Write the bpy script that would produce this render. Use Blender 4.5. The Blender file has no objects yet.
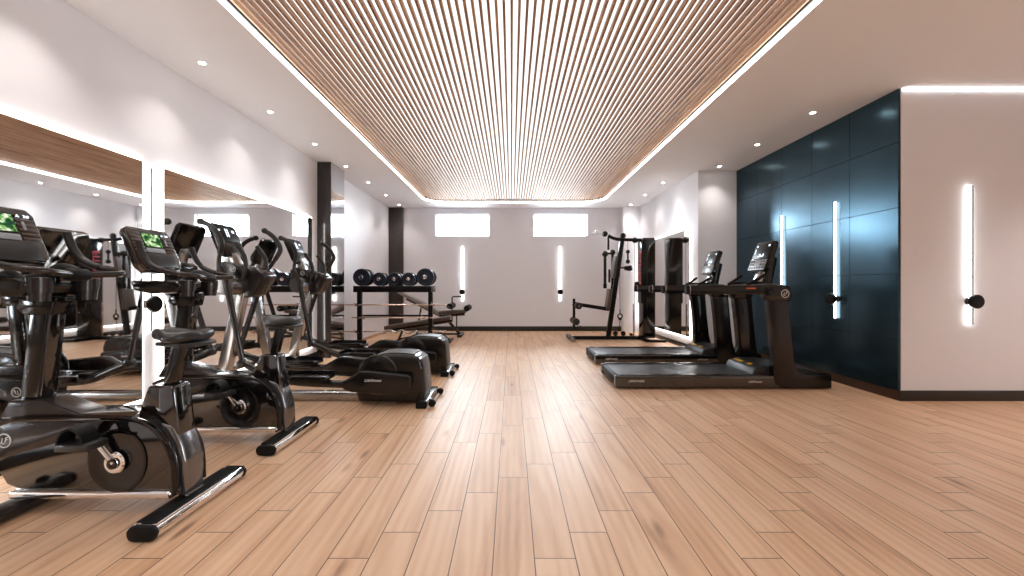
import bpy, bmesh, math, random
from mathutils import Vector, Matrix
random.seed(7)
S = bpy.context.scene
COL = S.collection
V = Vector

# ------------------------------------------------------------------ camera, world, exposure
EYE = 1.105
cam_data = bpy.data.cameras.new('camera')
cam_data.sensor_width = 36.0
cam_data.lens = 36.0 * 400.0 / 1024.0
cam_data.shift_x = 0.5 / 1024.0
cam_data.shift_y = -2.3 / 1024.0
cam_data.clip_start = 0.05
cam = bpy.data.objects.new('camera', cam_data)
COL.objects.link(cam)
cam.location = (0, 0, EYE)
cam.rotation_euler = (math.radians(90), 0, 0)
S.camera = cam

world = bpy.data.worlds.new('sky')
S.world = world
world.use_nodes = True
wn = world.node_tree
# bright overcast sky above the horizon, darker ground below
_tc = wn.nodes.new('ShaderNodeTexCoord'); _sx = wn.nodes.new('ShaderNodeSeparateXYZ'); _cr = wn.nodes.new('ShaderNodeValToRGB')
wn.links.new(_tc.outputs['Generated'], _sx.inputs[0])
_mr = wn.nodes.new('ShaderNodeMapRange'); _mr.inputs['From Min'].default_value = -0.06; _mr.inputs['From Max'].default_value = 0.06
wn.links.new(_sx.outputs[2], _mr.inputs['Value']); wn.links.new(_mr.outputs[0], _cr.inputs[0])
_cr.color_ramp.elements[0].color = (0.26, 0.28, 0.28, 1); _cr.color_ramp.elements[1].color = (0.82, 0.92, 1.0, 1)
wn.links.new(_cr.outputs[0], wn.nodes['Background'].inputs[0])
wn.nodes['Background'].inputs[1].default_value = 24.0

S.view_settings.view_transform = 'Standard'
S.view_settings.look = 'None'
S.view_settings.gamma = 1.0
S.view_settings.use_curve_mapping = False
S.view_settings.exposure = 1.28

SPOT_W = 11.5          # each recessed downlight
COVE = 4.0             # led strip round the ceiling recess
ADDED_PANEL = 0.58       # added glowing panel above the slats, brightens their gaps
MIRROR_LED = 4.5       # led frames behind the mirrors
LAMP_LED = 4.0        # linear wall lamps

# room numbers (metres; camera stands at x=0, y=0 looking along +y)
XL, XR, XR2, YB, YR, YF, H = -2.975, 3.73, 3.08, 9.76, 6.6, 3.84, 3.0
YBACK = -4.5           # wall behind the viewpoint
XBAY = 6.6             # end of the side bay
RX0, RX1, RY0, RY1 = -1.953, 2.065, -3.2, 9.19   # ceiling recess

# ------------------------------------------------------------------ materials
MATS = {}
def nodes_of(name):
    m = bpy.data.materials.new(name); m.use_nodes = True
    nt = m.node_tree
    b = nt.nodes['Principled BSDF']
    return m, nt, b
def setp(b, **k):
    for n, v in k.items():
        n = n.replace('_', ' ')
        if n in b.inputs: b.inputs[n].default_value = v
def mat(name, col, rough=0.5, metal=0.0, coat=0.0, var=0.06, scale=30.0, bump=0.0, spec=0.5, rvar=0.08, ior=1.5):
    """plain procedural material: noise varies the tint, the gloss and (bump) the surface"""
    m, nt, b = nodes_of(name)
    L = nt.links
    tc = nt.nodes.new('ShaderNodeTexCoord')
    nz = nt.nodes.new('ShaderNodeTexNoise'); nz.inputs['Scale'].default_value = scale; nz.inputs['Detail'].default_value = 4
    L.new(tc.outputs['Object'], nz.inputs['Vector'])
    mx = nt.nodes.new('ShaderNodeMix'); mx.data_type = 'RGBA'
    c1 = tuple(max(0, c * (1 - var)) for c in col) + (1,); c2 = tuple(min(1, c * (1 + var)) for c in col) + (1,)
    mx.inputs[6].default_value = c1; mx.inputs[7].default_value = c2
    L.new(nz.outputs['Fac'], mx.inputs[0]); L.new(mx.outputs[2], b.inputs['Base Color'])
    mr = nt.nodes.new('ShaderNodeMapRange')
    mr.inputs['To Min'].default_value = max(0.02, rough * (1 - rvar)); mr.inputs['To Max'].default_value = min(1, rough * (1 + rvar))
    L.new(nz.outputs['Fac'], mr.inputs['Value']); L.new(mr.outputs[0], b.inputs['Roughness'])
    b.inputs['Metallic'].default_value = metal
    b.inputs['Coat Weight'].default_value = coat
    b.inputs['Coat Roughness'].default_value = 0.06
    b.inputs['Specular IOR Level'].default_value = spec
    b.inputs['IOR'].default_value = ior
    if bump:
        bp = nt.nodes.new('ShaderNodeBump'); bp.inputs['Strength'].default_value = bump; bp.inputs['Distance'].default_value = 0.002
        L.new(nz.outputs['Fac'], bp.inputs['Height']); L.new(bp.outputs[0], b.inputs['Normal'])
    MATS[name] = m
    return m
def glow(name, col, strength):
    m = bpy.data.materials.new(name); m.use_nodes = True
    nt = m.node_tree; nt.nodes.clear()
    o = nt.nodes.new('ShaderNodeOutputMaterial'); e = nt.nodes.new('ShaderNodeEmission')
    e.inputs[0].default_value = tuple(col) + (1,); e.inputs[1].default_value = strength
    nt.links.new(e.outputs[0], o.inputs[0])
    return m

WALL = mat('wall_paint', (0.86, 0.875, 0.935), 0.6, var=0.015, scale=6, bump=0.05)
CEIL = mat('ceiling_paint', (0.89, 0.905, 0.95), 0.65, var=0.01, scale=5)
FRONTW = mat('walnut_wall_board', (0.30, 0.22, 0.18), 0.5, scale=4, var=0.3)
BLACKBASE = mat('black_baseboard', (0.012, 0.010, 0.010), 0.3, coat=0.2)
BROWNBASE = mat('walnut_baseboard', (0.06, 0.03, 0.018), 0.35)
OAKBASE = mat('oak_baseboard', (0.55, 0.34, 0.21), 0.45)
COLUMN = mat('dark_bronze_cladding', (0.022, 0.018, 0.017), 0.16, coat=0.3, scale=14, var=0.03)
STEEL = mat('mirror_steel_sheet', (0.55, 0.55, 0.57), 0.06, metal=1.0, var=0.01, rvar=0.02)
COLUMN2 = mat('dark_stained_veneer', (0.040, 0.032, 0.030), 0.35, scale=10, var=0.3)
MIRROR = mat('mirror_glass', (0.86, 0.87, 0.87), 0.02, metal=1.0, var=0.005, rvar=0)
BLACK = mat('black_gloss_plastic', (0.003, 0.0027, 0.0027), 0.12, scale=60, var=0.05, rvar=0.03)
BLACKM = mat('black_powder_coat', (0.003, 0.003, 0.0035), 0.33, scale=250, var=0.2, bump=0.05, spec=0.22)
RUBBER = mat('black_rubber', (0.005, 0.005, 0.005), 0.5, scale=200, var=0.2, bump=0.1, spec=0.2)
SHROUD = mat('charcoal_gloss_shroud', (0.005, 0.0036, 0.0033), 0.08, ior=1.95, scale=40, var=0.03, rvar=0.02)
GREY = mat('gunmetal_paint', (0.055, 0.050, 0.049), 0.22, metal=0.7, scale=120, var=0.1)
GREYP = mat('grey_moulded_plastic', (0.018, 0.017, 0.017), 0.38, scale=120, var=0.1, bump=0.06)
GREYT = mat('grey_matte_cover', (0.085, 0.078, 0.075), 0.45, scale=140, var=0.08, bump=0.05)
GREYL = mat('light_gunmetal', (0.20, 0.19, 0.19), 0.2, metal=0.85, scale=100, var=0.05)
SILVER = mat('brushed_aluminium', (0.45, 0.44, 0.43), 0.24, metal=1.0, scale=90, var=0.08)
CHROME = mat('polished_chrome', (0.82, 0.82, 0.83), 0.07, metal=1.0, scale=20, var=0.02)
LEATHER = mat('black_seat_vinyl', (0.022, 0.021, 0.022), 0.33, scale=180, var=0.2, bump=0.3)
BROWNV = mat('dark_brown_bench_vinyl', (0.085, 0.060, 0.050), 0.4, scale=120, var=0.2, bump=0.25)
GREYV = mat('grey_bench_vinyl', (0.27, 0.25, 0.24), 0.42, scale=120, var=0.15, bump=0.25)
BLUE = mat('navy_rubber_plate', (0.005, 0.012, 0.028), 0.32, scale=80, var=0.2, coat=0.2)
COPPER = mat('warm_steel_bar', (0.62, 0.49, 0.42), 0.25, metal=1.0, scale=200, var=0.15)
SHROUD2 = mat('charcoal_satin_shroud', (0.006, 0.0045, 0.004), 0.22, ior=1.5, scale=60, var=0.06)
GRIP = mat('grey_foam_grip', (0.010, 0.009, 0.009), 0.42, scale=220, var=0.2, bump=0.3)
BRONZE = mat('bronze_lamp_cap', (0.10, 0.075, 0.06), 0.3, metal=0.8)
BELT = mat('treadmill_belt', (0.040, 0.041, 0.046), 0.36, scale=300, var=0.1, rvar=0.02, ior=1.75)
WHITEL = mat('white_lettering', (0.75, 0.74, 0.72), 0.4)
REDL = mat('red_lettering', (0.85, 0.04, 0.08), 0.4)
YELLOW = mat('yellow_warning_label', (0.85, 0.50, 0.03), 0.45)
ORANGE = mat('orange_red_label', (0.75, 0.16, 0.06), 0.4)
KEYS = mat('grey_blue_keypad', (0.30, 0.33, 0.36), 0.3, scale=60, var=0.15)
WFRAME = mat('white_window_frame', (0.85, 0.86, 0.87), 0.4, var=0.01)
LEDW = glow('led_mirror_frame', (1.0, 0.955, 0.90), MIRROR_LED)
LEDC = glow('led_cove_strip', (1.0, 0.98, 0.96), COVE)
LEDB = glow('led_ceiling_line', (1.0, 0.97, 0.94), 1.6)
LEDL = glow('led_linear_lamp', (1.0, 0.975, 0.93), LAMP_LED)
ADDED_GLOW = glow('added_ceiling_glow', (1.0, 0.985, 0.975), ADDED_PANEL)
LEDD = glow('downlight_lens', (1.0, 0.95, 0.86), 22.0)
DIGIT = glow('lit_display_marks', (0.75, 0.88, 1.0), 1.1)

def M(nt, op, a, b=None, c=None):
    n = nt.nodes.new('ShaderNodeMath'); n.operation = op
    for i, v in enumerate((a, b, c)):
        if v is None: continue
        if isinstance(v, (int, float)): n.inputs[i].default_value = v
        else: nt.links.new(v, n.inputs[i])
    return n.outputs[0]

def floor_material():
    """oak planks running along y: 0.1675 wide, 0.8575 long, each row stepped by a fifth"""
    m, nt, b = nodes_of('oak_plank_floor')
    L = nt.links
    g = nt.nodes.new('ShaderNodeNewGeometry'); sp = nt.nodes.new('ShaderNodeSeparateXYZ')
    L.new(g.outputs['Position'], sp.inputs[0])
    x, y = sp.outputs[0], sp.outputs[1]
    u = M(nt, 'DIVIDE', M(nt, 'ADD', x, 0.0746), 0.1675)
    ci = M(nt, 'FLOOR', u); fu = M(nt, 'SUBTRACT', u, ci)
    v = M(nt, 'DIVIDE', M(nt, 'SUBTRACT', M(nt, 'SUBTRACT', y, 2.307), M(nt, 'MULTIPLY', ci, 0.1715)), 0.8575)
    ri = M(nt, 'FLOOR', v); fv = M(nt, 'SUBTRACT', v, ri)
    eu = M(nt, 'MULTIPLY', M(nt, 'MINIMUM', fu, M(nt, 'SUBTRACT', 1.0, fu)), 0.1675)
    ev = M(nt, 'MULTIPLY', M(nt, 'MINIMUM', fv, M(nt, 'SUBTRACT', 1.0, fv)), 0.8575)
    ed = M(nt, 'MINIMUM', eu, ev)
    seam = nt.nodes.new('ShaderNodeMapRange'); seam.interpolation_type = 'SMOOTHSTEP'
    seam.inputs['From Min'].default_value = 0.0010; seam.inputs['From Max'].default_value = 0.0032
    L.new(ed, seam.inputs['Value'])                     # 0 in the joint, 1 on the plank
    cid = nt.nodes.new('ShaderNodeCombineXYZ'); L.new(ci, cid.inputs[0]); L.new(ri, cid.inputs[1])
    wn_ = nt.nodes.new('ShaderNodeTexWhiteNoise'); wn_.noise_dimensions = '3D'; L.new(cid.outputs[0], wn_.inputs['Vector'])
    sc = nt.nodes.new('ShaderNodeSeparateColor'); L.new(wn_.outputs['Color'], sc.inputs[0])
    # grain coordinates, shifted per plank
    gx = M(nt, 'ADD', x, M(nt, 'MULTIPLY', sc.outputs[0], 31.0)); gy = M(nt, 'ADD', y, M(nt, 'MULTIPLY', sc.outputs[1], 47.0))
    cg = nt.nodes.new('ShaderNodeCombineXYZ')
    L.new(M(nt, 'MULTIPLY', gx, 10.0), cg.inputs[0]); L.new(M(nt, 'MULTIPLY', gy, 0.8), cg.inputs[1]); L.new(M(nt, 'MULTIPLY', sc.outputs[2], 9.0), cg.inputs[2])
    n1 = nt.nodes.new('ShaderNodeTexNoise'); n1.inputs['Scale'].default_value = 1.0; n1.inputs['Detail'].default_value = 5; n1.inputs['Distortion'].default_value = 0.9
    L.new(cg.outputs[0], n1.inputs['Vector'])
    cf = nt.nodes.new('ShaderNodeCombineXYZ')
    L.new(M(nt, 'MULTIPLY', gx, 60.0), cf.inputs[0]); L.new(M(nt, 'MULTIPLY', gy, 5.0), cf.inputs[1])
    n2 = nt.nodes.new('ShaderNodeTexNoise'); n2.inputs['Scale'].default_value = 1.0; n2.inputs['Detail'].default_value = 4; n2.inputs['Distortion'].default_value = 0.5
    L.new(cf.outputs[0], n2.inputs['Vector'])
    # cathedral rings
    wv = nt.nodes.new('ShaderNodeTexWave'); wv.wave_type = 'RINGS'; wv.rings_direction = 'SPHERICAL'; wv.inputs['Scale'].default_value = 0.7
    wv.inputs['Distortion'].default_value = 5.0; wv.inputs['Detail'].default_value = 2.0; wv.inputs['Detail Scale'].default_value = 0.8
    L.new(cg.outputs[0], wv.inputs['Vector'])
    # knots
    ck = nt.nodes.new('ShaderNodeCombineXYZ'); L.new(M(nt, 'MULTIPLY', gx, 5.0), ck.inputs[0]); L.new(M(nt, 'MULTIPLY', gy, 1.4), ck.inputs[1])
    vo = nt.nodes.new('ShaderNodeTexVoronoi'); vo.inputs['Scale'].default_value = 0.8; L.new(ck.outputs[0], vo.inputs['Vector'])
    kn = nt.nodes.new('ShaderNodeMapRange'); kn.inputs['From Min'].default_value = 0.02; kn.inputs['From Max'].default_value = 0.13
    kn.inputs['To Min'].default_value = 1.0; kn.inputs['To Max'].default_value = 0.0; kn.interpolation_type = 'SMOOTHSTEP'
    L.new(vo.outputs['Distance'], kn.inputs['Value'])
    tone = M(nt, 'ADD', M(nt, 'MULTIPLY', n1.outputs['Fac'], 0.64), M(nt, 'MULTIPLY', n2.outputs['Fac'], 0.10))
    tone = M(nt, 'ADD', tone, M(nt, 'MULTIPLY', wv.outputs['Fac'], 0.09))
    tone = M(nt, 'ADD', tone, M(nt, 'MULTIPLY', M(nt, 'SUBTRACT', sc.outputs[2], 0.5), 0.08))
    tone = M(nt, 'SUBTRACT', M(nt, 'ADD', tone, 0.05), M(nt, 'MULTIPLY', kn.outputs[0], 0.24))
    cr = nt.nodes.new('ShaderNodeValToRGB')
    e = cr.color_ramp.elements
    e[0].position = 0.12; e[0].color = (0.27, 0.135, 0.08, 1)
    e[1].position = 0.78; e[1].color = (0.86, 0.615, 0.42, 1)
    k = e.new(0.36); k.color = (0.66, 0.385, 0.22, 1)
    k = e.new(0.52); k.color = (0.78, 0.515, 0.325, 1)
    L.new(tone, cr.inputs[0])
    mx = nt.nodes.new('ShaderNodeMix'); mx.data_type = 'RGBA'
    mx.inputs[6].default_value = (0.075, 0.028, 0.014, 1)
    L.new(seam.outputs[0], mx.inputs[0]); L.new(cr.outputs[0], mx.inputs[7])
    L.new(mx.outputs[2], b.inputs['Base Color'])
    rr = nt.nodes.new('ShaderNodeMapRange'); rr.inputs['To Min'].default_value = 0.36; rr.inputs['To Max'].default_value = 0.48
    L.new(n2.outputs['Fac'], rr.inputs['Value']); L.new(rr.outputs[0], b.inputs['Roughness'])
    b.inputs['Specular IOR Level'].default_value = 0.75
    hh = M(nt, 'ADD', M(nt, 'MULTIPLY', seam.outputs[0], 1.0), M(nt, 'MULTIPLY', n2.outputs['Fac'], 0.12))
    bp = nt.nodes.new('ShaderNodeBump'); bp.inputs['Strength'].default_value = 0.35; bp.inputs['Distance'].default_value = 0.002
    L.new(hh, bp.inputs['Height']); L.new(bp.outputs[0], b.inputs['Normal'])
    return m

def slat_material():
    m, nt, b = nodes_of('oak_slat')
    L = nt.links
    g = nt.nodes.new('ShaderNodeNewGeometry'); mp = nt.nodes.new('ShaderNodeMapping'); mp.inputs['Scale'].default_value = (38, 1.4, 30)
    L.new(g.outputs['Position'], mp.inputs['Vector'])
    n = nt.nodes.new('ShaderNodeTexNoise'); n.inputs['Scale'].default_value = 1; n.inputs['Detail'].default_value = 5; n.inputs['Distortion'].default_value = 0.6
    L.new(mp.outputs[0], n.inputs['Vector'])
    cr = nt.nodes.new('ShaderNodeValToRGB'); e = cr.color_ramp.elements
    e[0].position = 0.28; e[0].color = (0.22, 0.085, 0.030, 1)
    e[1].position = 0.72; e[1].color = (0.60, 0.36, 0.20, 1)
    L.new(n.outputs['Fac'], cr.inputs[0]); L.new(cr.outputs[0], b.inputs['Base Color'])
    b.inputs['Roughness'].default_value = 0.5
    return m

def cladding_material():
    m, nt, b = nodes_of('teal_blue_satin_panel')
    L = nt.links
    g = nt.nodes.new('ShaderNodeNewGeometry')
    n = nt.nodes.new('ShaderNodeTexNoise'); n.inputs['Scale'].default_value = 2.2; n.inputs['Detail'].default_value = 3
    L.new(g.outputs['Position'], n.inputs['Vector'])
    cr = nt.nodes.new('ShaderNodeValToRGB'); e = cr.color_ramp.elements
    e[0].position = 0.3; e[0].color = (0.036, 0.078, 0.108, 1); e[1].position = 0.75; e[1].color = (0.044, 0.092, 0.128, 1)
    L.new(n.outputs['Fac'], cr.inputs[0]); L.new(cr.outputs[0], b.inputs['Base Color'])
    mr = nt.nodes.new('ShaderNodeMapRange'); mr.inputs['To Min'].default_value = 0.20; mr.inputs['To Max'].default_value = 0.25
    L.new(n.outputs['Fac'], mr.inputs['Value']); L.new(mr.outputs[0], b.inputs['Roughness'])
    b.inputs['Metallic'].default_value = 0.75
    return m

def screen_material():
    m = bpy.data.materials.new('tv_picture'); m.use_nodes = True
    nt = m.node_tree; nt.nodes.clear(); L = nt.links
    o = nt.nodes.new('ShaderNodeOutputMaterial'); e = nt.nodes.new('ShaderNodeEmission'); e.inputs[1].default_value = 0.75
    tc = nt.nodes.new('ShaderNodeTexCoord')
    n = nt.nodes.new('ShaderNodeTexNoise'); n.inputs['Scale'].default_value = 32; n.inputs['Detail'].default_value = 4
    L.new(tc.outputs['Object'], n.inputs['Vector'])
    cr = nt.nodes.new('ShaderNodeValToRGB'); el = cr.color_ramp.elements
    el[0].position = 0.30; el[0].color = (0.01, 0.03, 0.02, 1); el[1].position = 0.70; el[1].color = (0.75, 0.80, 0.70, 1)
    for p, c in ((0.44, (0.02, 0.07, 0.02, 1)), (0.50, (0.13, 0.30, 0.07, 1)), (0.57, (0.40, 0.44, 0.32, 1))):
        k = el.new(p); k.color = c
    L.new(n.outputs['Fac'], cr.inputs[0]); L.new(cr.outputs[0], e.inputs[0]); L.new(e.outputs[0], o.inputs[0])
    return m

def pane_material():
    m = bpy.data.materials.new('window_glass'); m.use_nodes = True
    nt = m.node_tree; nt.nodes.clear(); L = nt.links
    o = nt.nodes.new('ShaderNodeOutputMaterial'); t = nt.nodes.new('ShaderNodeBsdfTransparent'); g = nt.nodes.new('ShaderNodeBsdfGlossy')
    g.inputs['Roughness'].default_value = 0.02
    f = nt.nodes.new('ShaderNodeFresnel'); f.inputs[0].default_value = 1.45
    n = nt.nodes.new('ShaderNodeTexNoise'); n.inputs['Scale'].default_value = 1.5
    bp = nt.nodes.new('ShaderNodeBump'); bp.inputs['Strength'].default_value = 0.02; L.new(n.outputs['Fac'], bp.inputs['Height']); L.new(bp.outputs[0], g.inputs['Normal'])
    x = nt.nodes.new('ShaderNodeMixShader')
    L.new(f.outputs[0], x.inputs[0]); L.new(t.outputs[0], x.inputs[1]); L.new(g.outputs[0], x.inputs[2]); L.new(x.outputs[0], o.inputs[0])
    return m

FLOORM = floor_material(); SLATM = slat_material(); CLAD = cladding_material(); SCREEN = screen_material(); GLASS = pane_material()

# ------------------------------------------------------------------ mesh helpers
class B:
    """collects shapes (world coordinates) into one mesh"""
    def __init__(self): self.bm = bmesh.new()
    def _add(self, t):
        me = bpy.data.meshes.new('t'); t.to_mesh(me); t.free(); self.bm.from_mesh(me); bpy.data.meshes.remove(me)
    def _bev(self, t, bev, seg=2, angle=25):
        if bev <= 0: return
        t.normal_update()
        es = [e for e in t.edges if len(e.link_faces) == 2 and e.calc_face_angle(0) > math.radians(angle)]
        bmesh.ops.bevel(t, geom=es, offset=bev, segments=seg, affect='EDGES', profile=0.5, clamp_overlap=True)
    def frame(self, O, u, v, n, ur, vr, nr, bev=0.0, seg=2):
        """box in a tilted frame"""
        t = bmesh.new(); O, u, v, n = V(O), V(u), V(v), V(n)
        P = [[[t.verts.new(O + u * a + v * b + n * c) for c in nr] for b in vr] for a in ur]
        for q in ((P[0][0][0], P[0][0][1], P[0][1][1], P[0][1][0]), (P[1][0][0], P[1][1][0], P[1][1][1], P[1][0][1]),
                  (P[0][0][0], P[1][0][0], P[1][0][1], P[0][0][1]), (P[0][1][0], P[0][1][1], P[1][1][1], P[1][1][0]),
                  (P[0][0][0], P[0][1][0], P[1][1][0], P[1][0][0]), (P[0][0][1], P[1][0][1], P[1][1][1], P[0][1][1])):
            t.faces.new(q)
        bmesh.ops.recalc_face_normals(t, faces=t.faces)
        self._bev(t, bev, seg); self._add(t); return self
    def box(self, x0, x1, y0, y1, z0, z1, bev=0.0, seg=2):
        return self.frame((0, 0, 0), (1, 0, 0), (0, 1, 0), (0, 0, 1), (x0, x1), (y0, y1), (z0, z1), bev, seg)
    def prism(self, pts, a0, a1, axis='y', bev=0.0, seg=2, angle=25):
        """polygon (x,z) for axis y, (y,z) for axis x, (x,y) for axis z"""
        t = bmesh.new()
        f = {'y': lambda p, a: (p[0], a, p[1]), 'x': lambda p, a: (a, p[0], p[1]), 'z': lambda p, a: (p[0], p[1], a)}[axis]
        A = [t.verts.new(f(p, a0)) for p in pts]; C = [t.verts.new(f(p, a1)) for p in pts]
        n = len(pts)
        t.faces.new(A); t.faces.new(C[::-1])
        for i in range(n): t.faces.new((A[i], C[i], C[(i + 1) % n], A[(i + 1) % n]))
        bmesh.ops.recalc_face_normals(t, faces=t.faces)
        self._bev(t, bev, seg, angle); self._add(t); return self
    def tube(self, pts, r, seg=12, sub=0, flat=None):
        """swept round tube; r number or list; sub = spline subdivisions; flat=(axis vector, factor) squashes the section"""
        pts = [V(p) for p in pts]; n = len(pts)
        rs = [r] * n if isinstance(r, (int, float)) else list(r)
        if sub and n > 2:
            P, R = [], []
            for i in range(n - 1):
                p0, p1, p2, p3 = pts[max(i - 1, 0)], pts[i], pts[i + 1], pts[min(i + 2, n - 1)]
                for k in range(sub):
                    s = k / sub
                    P.append(0.5 * ((2 * p1) + (p2 - p0) * s + (2 * p0 - 5 * p1 + 4 * p2 - p3) * s * s + (3 * p1 - p0 - 3 * p2 + p3) * s ** 3))
                    R.append(rs[i] + (rs[i + 1] - rs[i]) * s)
            P.append(pts[-1]); R.append(rs[-1]); pts, rs, n = P, R, len(P)
        t = bmesh.new(); rings = []
        T0 = (pts[1] - pts[0]).normalized()
        up = V((0, 0, 1)) if abs(T0.z) < 0.9 else V((1, 0, 0))
        N = (up - T0 * up.dot(T0)).normalized()
        for i in range(n):
            T = (pts[min(i + 1, n - 1)] - pts[max(i - 1, 0)]).normalized()
            N = (N - T * N.dot(T)).normalized(); Bn = T.cross(N)
            ring = []
            for k in range(seg):
                a = 2 * math.pi * k / seg
                d = (N * math.cos(a) + Bn * math.sin(a)) * rs[i]
                if flat: d = d + V(flat[0]) * d.dot(V(flat[0])) * (flat[1] - 1)
                ring.append(t.verts.new(pts[i] + d))
            rings.append(ring)
        for i in range(n - 1):
            for k in range(seg):
                t.faces.new((rings[i][k], rings[i][(k + 1) % seg], rings[i + 1][(k + 1) % seg], rings[i + 1][k]))
        t.faces.new(rings[0][::-1]); t.faces.new(rings[-1])
        bmesh.ops.recalc_face_normals(t, faces=t.faces)
        self._add(t); return self
    def lathe(self, c, axis, prof, seg=32):
        """profile [(distance along axis, radius)] turned about axis through c; closed by its end points"""
        c = V(c); a = V(axis).normalized()
        up = V((0, 0, 1)) if abs(a.z) < 0.9 else V((1, 0, 0))
        N = (up - a * up.dot(a)).normalized(); Bn = a.cross(N)
        t = bmesh.new(); rings = []
        for d, r in prof:
            if r < 1e-5: rings.append([t.verts.new(c + a * d)])
            else: rings.append([t.verts.new(c + a * d + (N * math.cos(2 * math.pi * k / seg) + Bn * math.sin(2 * math.pi * k / seg)) * r) for k in range(seg)])
        for p, q in zip(rings, rings[1:]):
            for k in range(seg):
                k2 = (k + 1) % seg
                if len(p) == 1 and len(q) == 1: continue
                if len(p) == 1: t.faces.new((p[0], q[k], q[k2]))
                elif len(q) == 1: t.faces.new((p[k], q[0], p[k2]))
                else: t.faces.new((p[k], q[k], q[k2], p[k2]))
        for rg in (rings[0], rings[-1]):
            if len(rg) > 2: t.faces.new(rg)
        bmesh.ops.recalc_face_normals(t, faces=t.faces)
        self._add(t); return self
    def cyl(self, c, axis, r, l, bev=0.0, seg=32):
        h = l / 2
        if bev: pr = [(-h, 0), (-h, r - bev), (-h + bev * .3, r - bev * .3), (-h + bev, r), (h - bev, r), (h - bev * .3, r - bev * .3), (h, r - bev), (h, 0)]
        else: pr = [(-h, 0), (-h, r), (h, r), (h, 0)]
        return self.lathe(c, axis, pr, seg)
    def ball(self, c, r, seg=16):
        return self.lathe(c, (0, 0, 1), [(-r * math.cos(math.pi * i / 10), r * math.sin(math.pi * i / 10)) for i in range(11)], seg)
    def ring(self, c, axis, R, r, seg=32, ms=8):
        c = V(c); a = V(axis).normalized()
        pr = [(r * math.sin(2 * math.pi * i / ms), R + r * math.cos(2 * math.pi * i / ms)) for i in range(ms + 1)]
        t = bmesh.new(); up = V((0, 0, 1)) if abs(a.z) < 0.9 else V((1, 0, 0)); N = (up - a * up.dot(a)).normalized(); Bn = a.cross(N)
        rings = [[t.verts.new(c + a * d + (N * math.cos(2 * math.pi * k / seg) + Bn * math.sin(2 * math.pi * k / seg)) * q) for k in range(seg)] for d, q in pr[:-1]]
        for i in range(ms):
            for k in range(seg):
                t.faces.new((rings[i][k], rings[(i + 1) % ms][k], rings[(i + 1) % ms][(k + 1) % seg], rings[i][(k + 1) % seg]))
        bmesh.ops.recalc_face_normals(t, faces=t.faces)
        self._add(t); return self
    def loft(self, rings):
        t = bmesh.new(); R = [[t.verts.new(p) for p in rg] for rg in rings]; n = len(R[0])
        for a, c in zip(R, R[1:]):
            for k in range(n): t.faces.new((a[k], a[(k + 1) % n], c[(k + 1) % n], c[k]))
        t.faces.new(R[0][::-1]); t.faces.new(R[-1])
        bmesh.ops.recalc_face_normals(t, faces=t.faces)
        self._add(t); return self
    def text(self, s, size, O, u, v, shear=0.0, ext=0.001, align='CENTER'):
        cu = bpy.data.curves.new('t', 'FONT'); cu.body = s; cu.size = size; cu.extrude = ext; cu.shear = shear
        cu.align_x = align; cu.align_y = 'CENTER'; cu.resolution_u = 3
        ob = bpy.data.objects.new('t', cu); COL.objects.link(ob)
        dg = bpy.context.evaluated_depsgraph_get()
        me = bpy.data.meshes.new_from_object(ob.evaluated_get(dg))
        u, v = V(u), V(v); n = u.cross(v)
        for vt in me.vertices: vt.co = V(O) + u * vt.co.x + v * vt.co.y + n * vt.co.z
        self.bm.from_mesh(me)
        bpy.data.objects.remove(ob); bpy.data.meshes.remove(me); bpy.data.curves.remove(cu)
        return self

def root_of(o):
    while o.parent: o = o.parent
    return o
def obj(name, b, m, parent=None, at=None, sharp=35):
    """link a builder as ONE mesh object; child meshes are stored relative to their thing"""
    bm = b.bm
    off = root_of(parent).location if parent else V(at or (0, 0, 0))
    bmesh.ops.translate(bm, verts=bm.verts, vec=-V(off))
    me = bpy.data.meshes.new(name); bm.to_mesh(me); bm.free()
    for p in me.polygons: p.use_smooth = True
    me.set_sharp_from_angle(angle=math.radians(sharp))
    me.materials.append(m)
    o = bpy.data.objects.new(name, me); COL.objects.link(o)
    if parent: o.parent = parent
    else: o.location = off
    return o
def tag(o, label, cat, group=None):
    o['label'] = label; o['category'] = cat
    if group: o['group'] = group
    return o
def thing(name, label, cat, loc, group=None):
    o = bpy.data.objects.new(name, None); o.empty_display_size = 0.1; COL.objects.link(o); o.location = loc
    return tag(o, label, cat, group)
def struct(name, b, m, sharp=35, parent=None):
    o = obj(name, b, m, parent=parent, sharp=sharp)
    if not parent: o['kind'] = 'structure'
    return o
def dup(root, delta, label=None):
    r = root.copy(); COL.objects.link(r); r.location = root.location + V(delta)
    if label: r['label'] = label
    for c in list(root.children):
        k = c.copy(); COL.objects.link(k); k.parent = r
        for g in list(c.children):
            q = g.copy(); COL.objects.link(q); q.parent = k
    return r

# ------------------------------------------------------------------ setting
struct('floor', B().box(XL - .3, XBAY + .2, YBACK - .2, YB + .5, -0.12, 0.0), FLOORM)

def rrect(x0, x1, y0, y1, r, seg=10):
    P = []
    for cx, cy, a0 in ((x1 - r, y1 - r, 0), (x0 + r, y1 - r, 90), (x0 + r, y0 + r, 180), (x1 - r, y0 + r, 270)):
        for k in range(seg + 1):
            a = math.radians(a0 + 90 * k / seg); P.append((cx + r * math.cos(a), cy + r * math.sin(a)))
    return P
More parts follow.
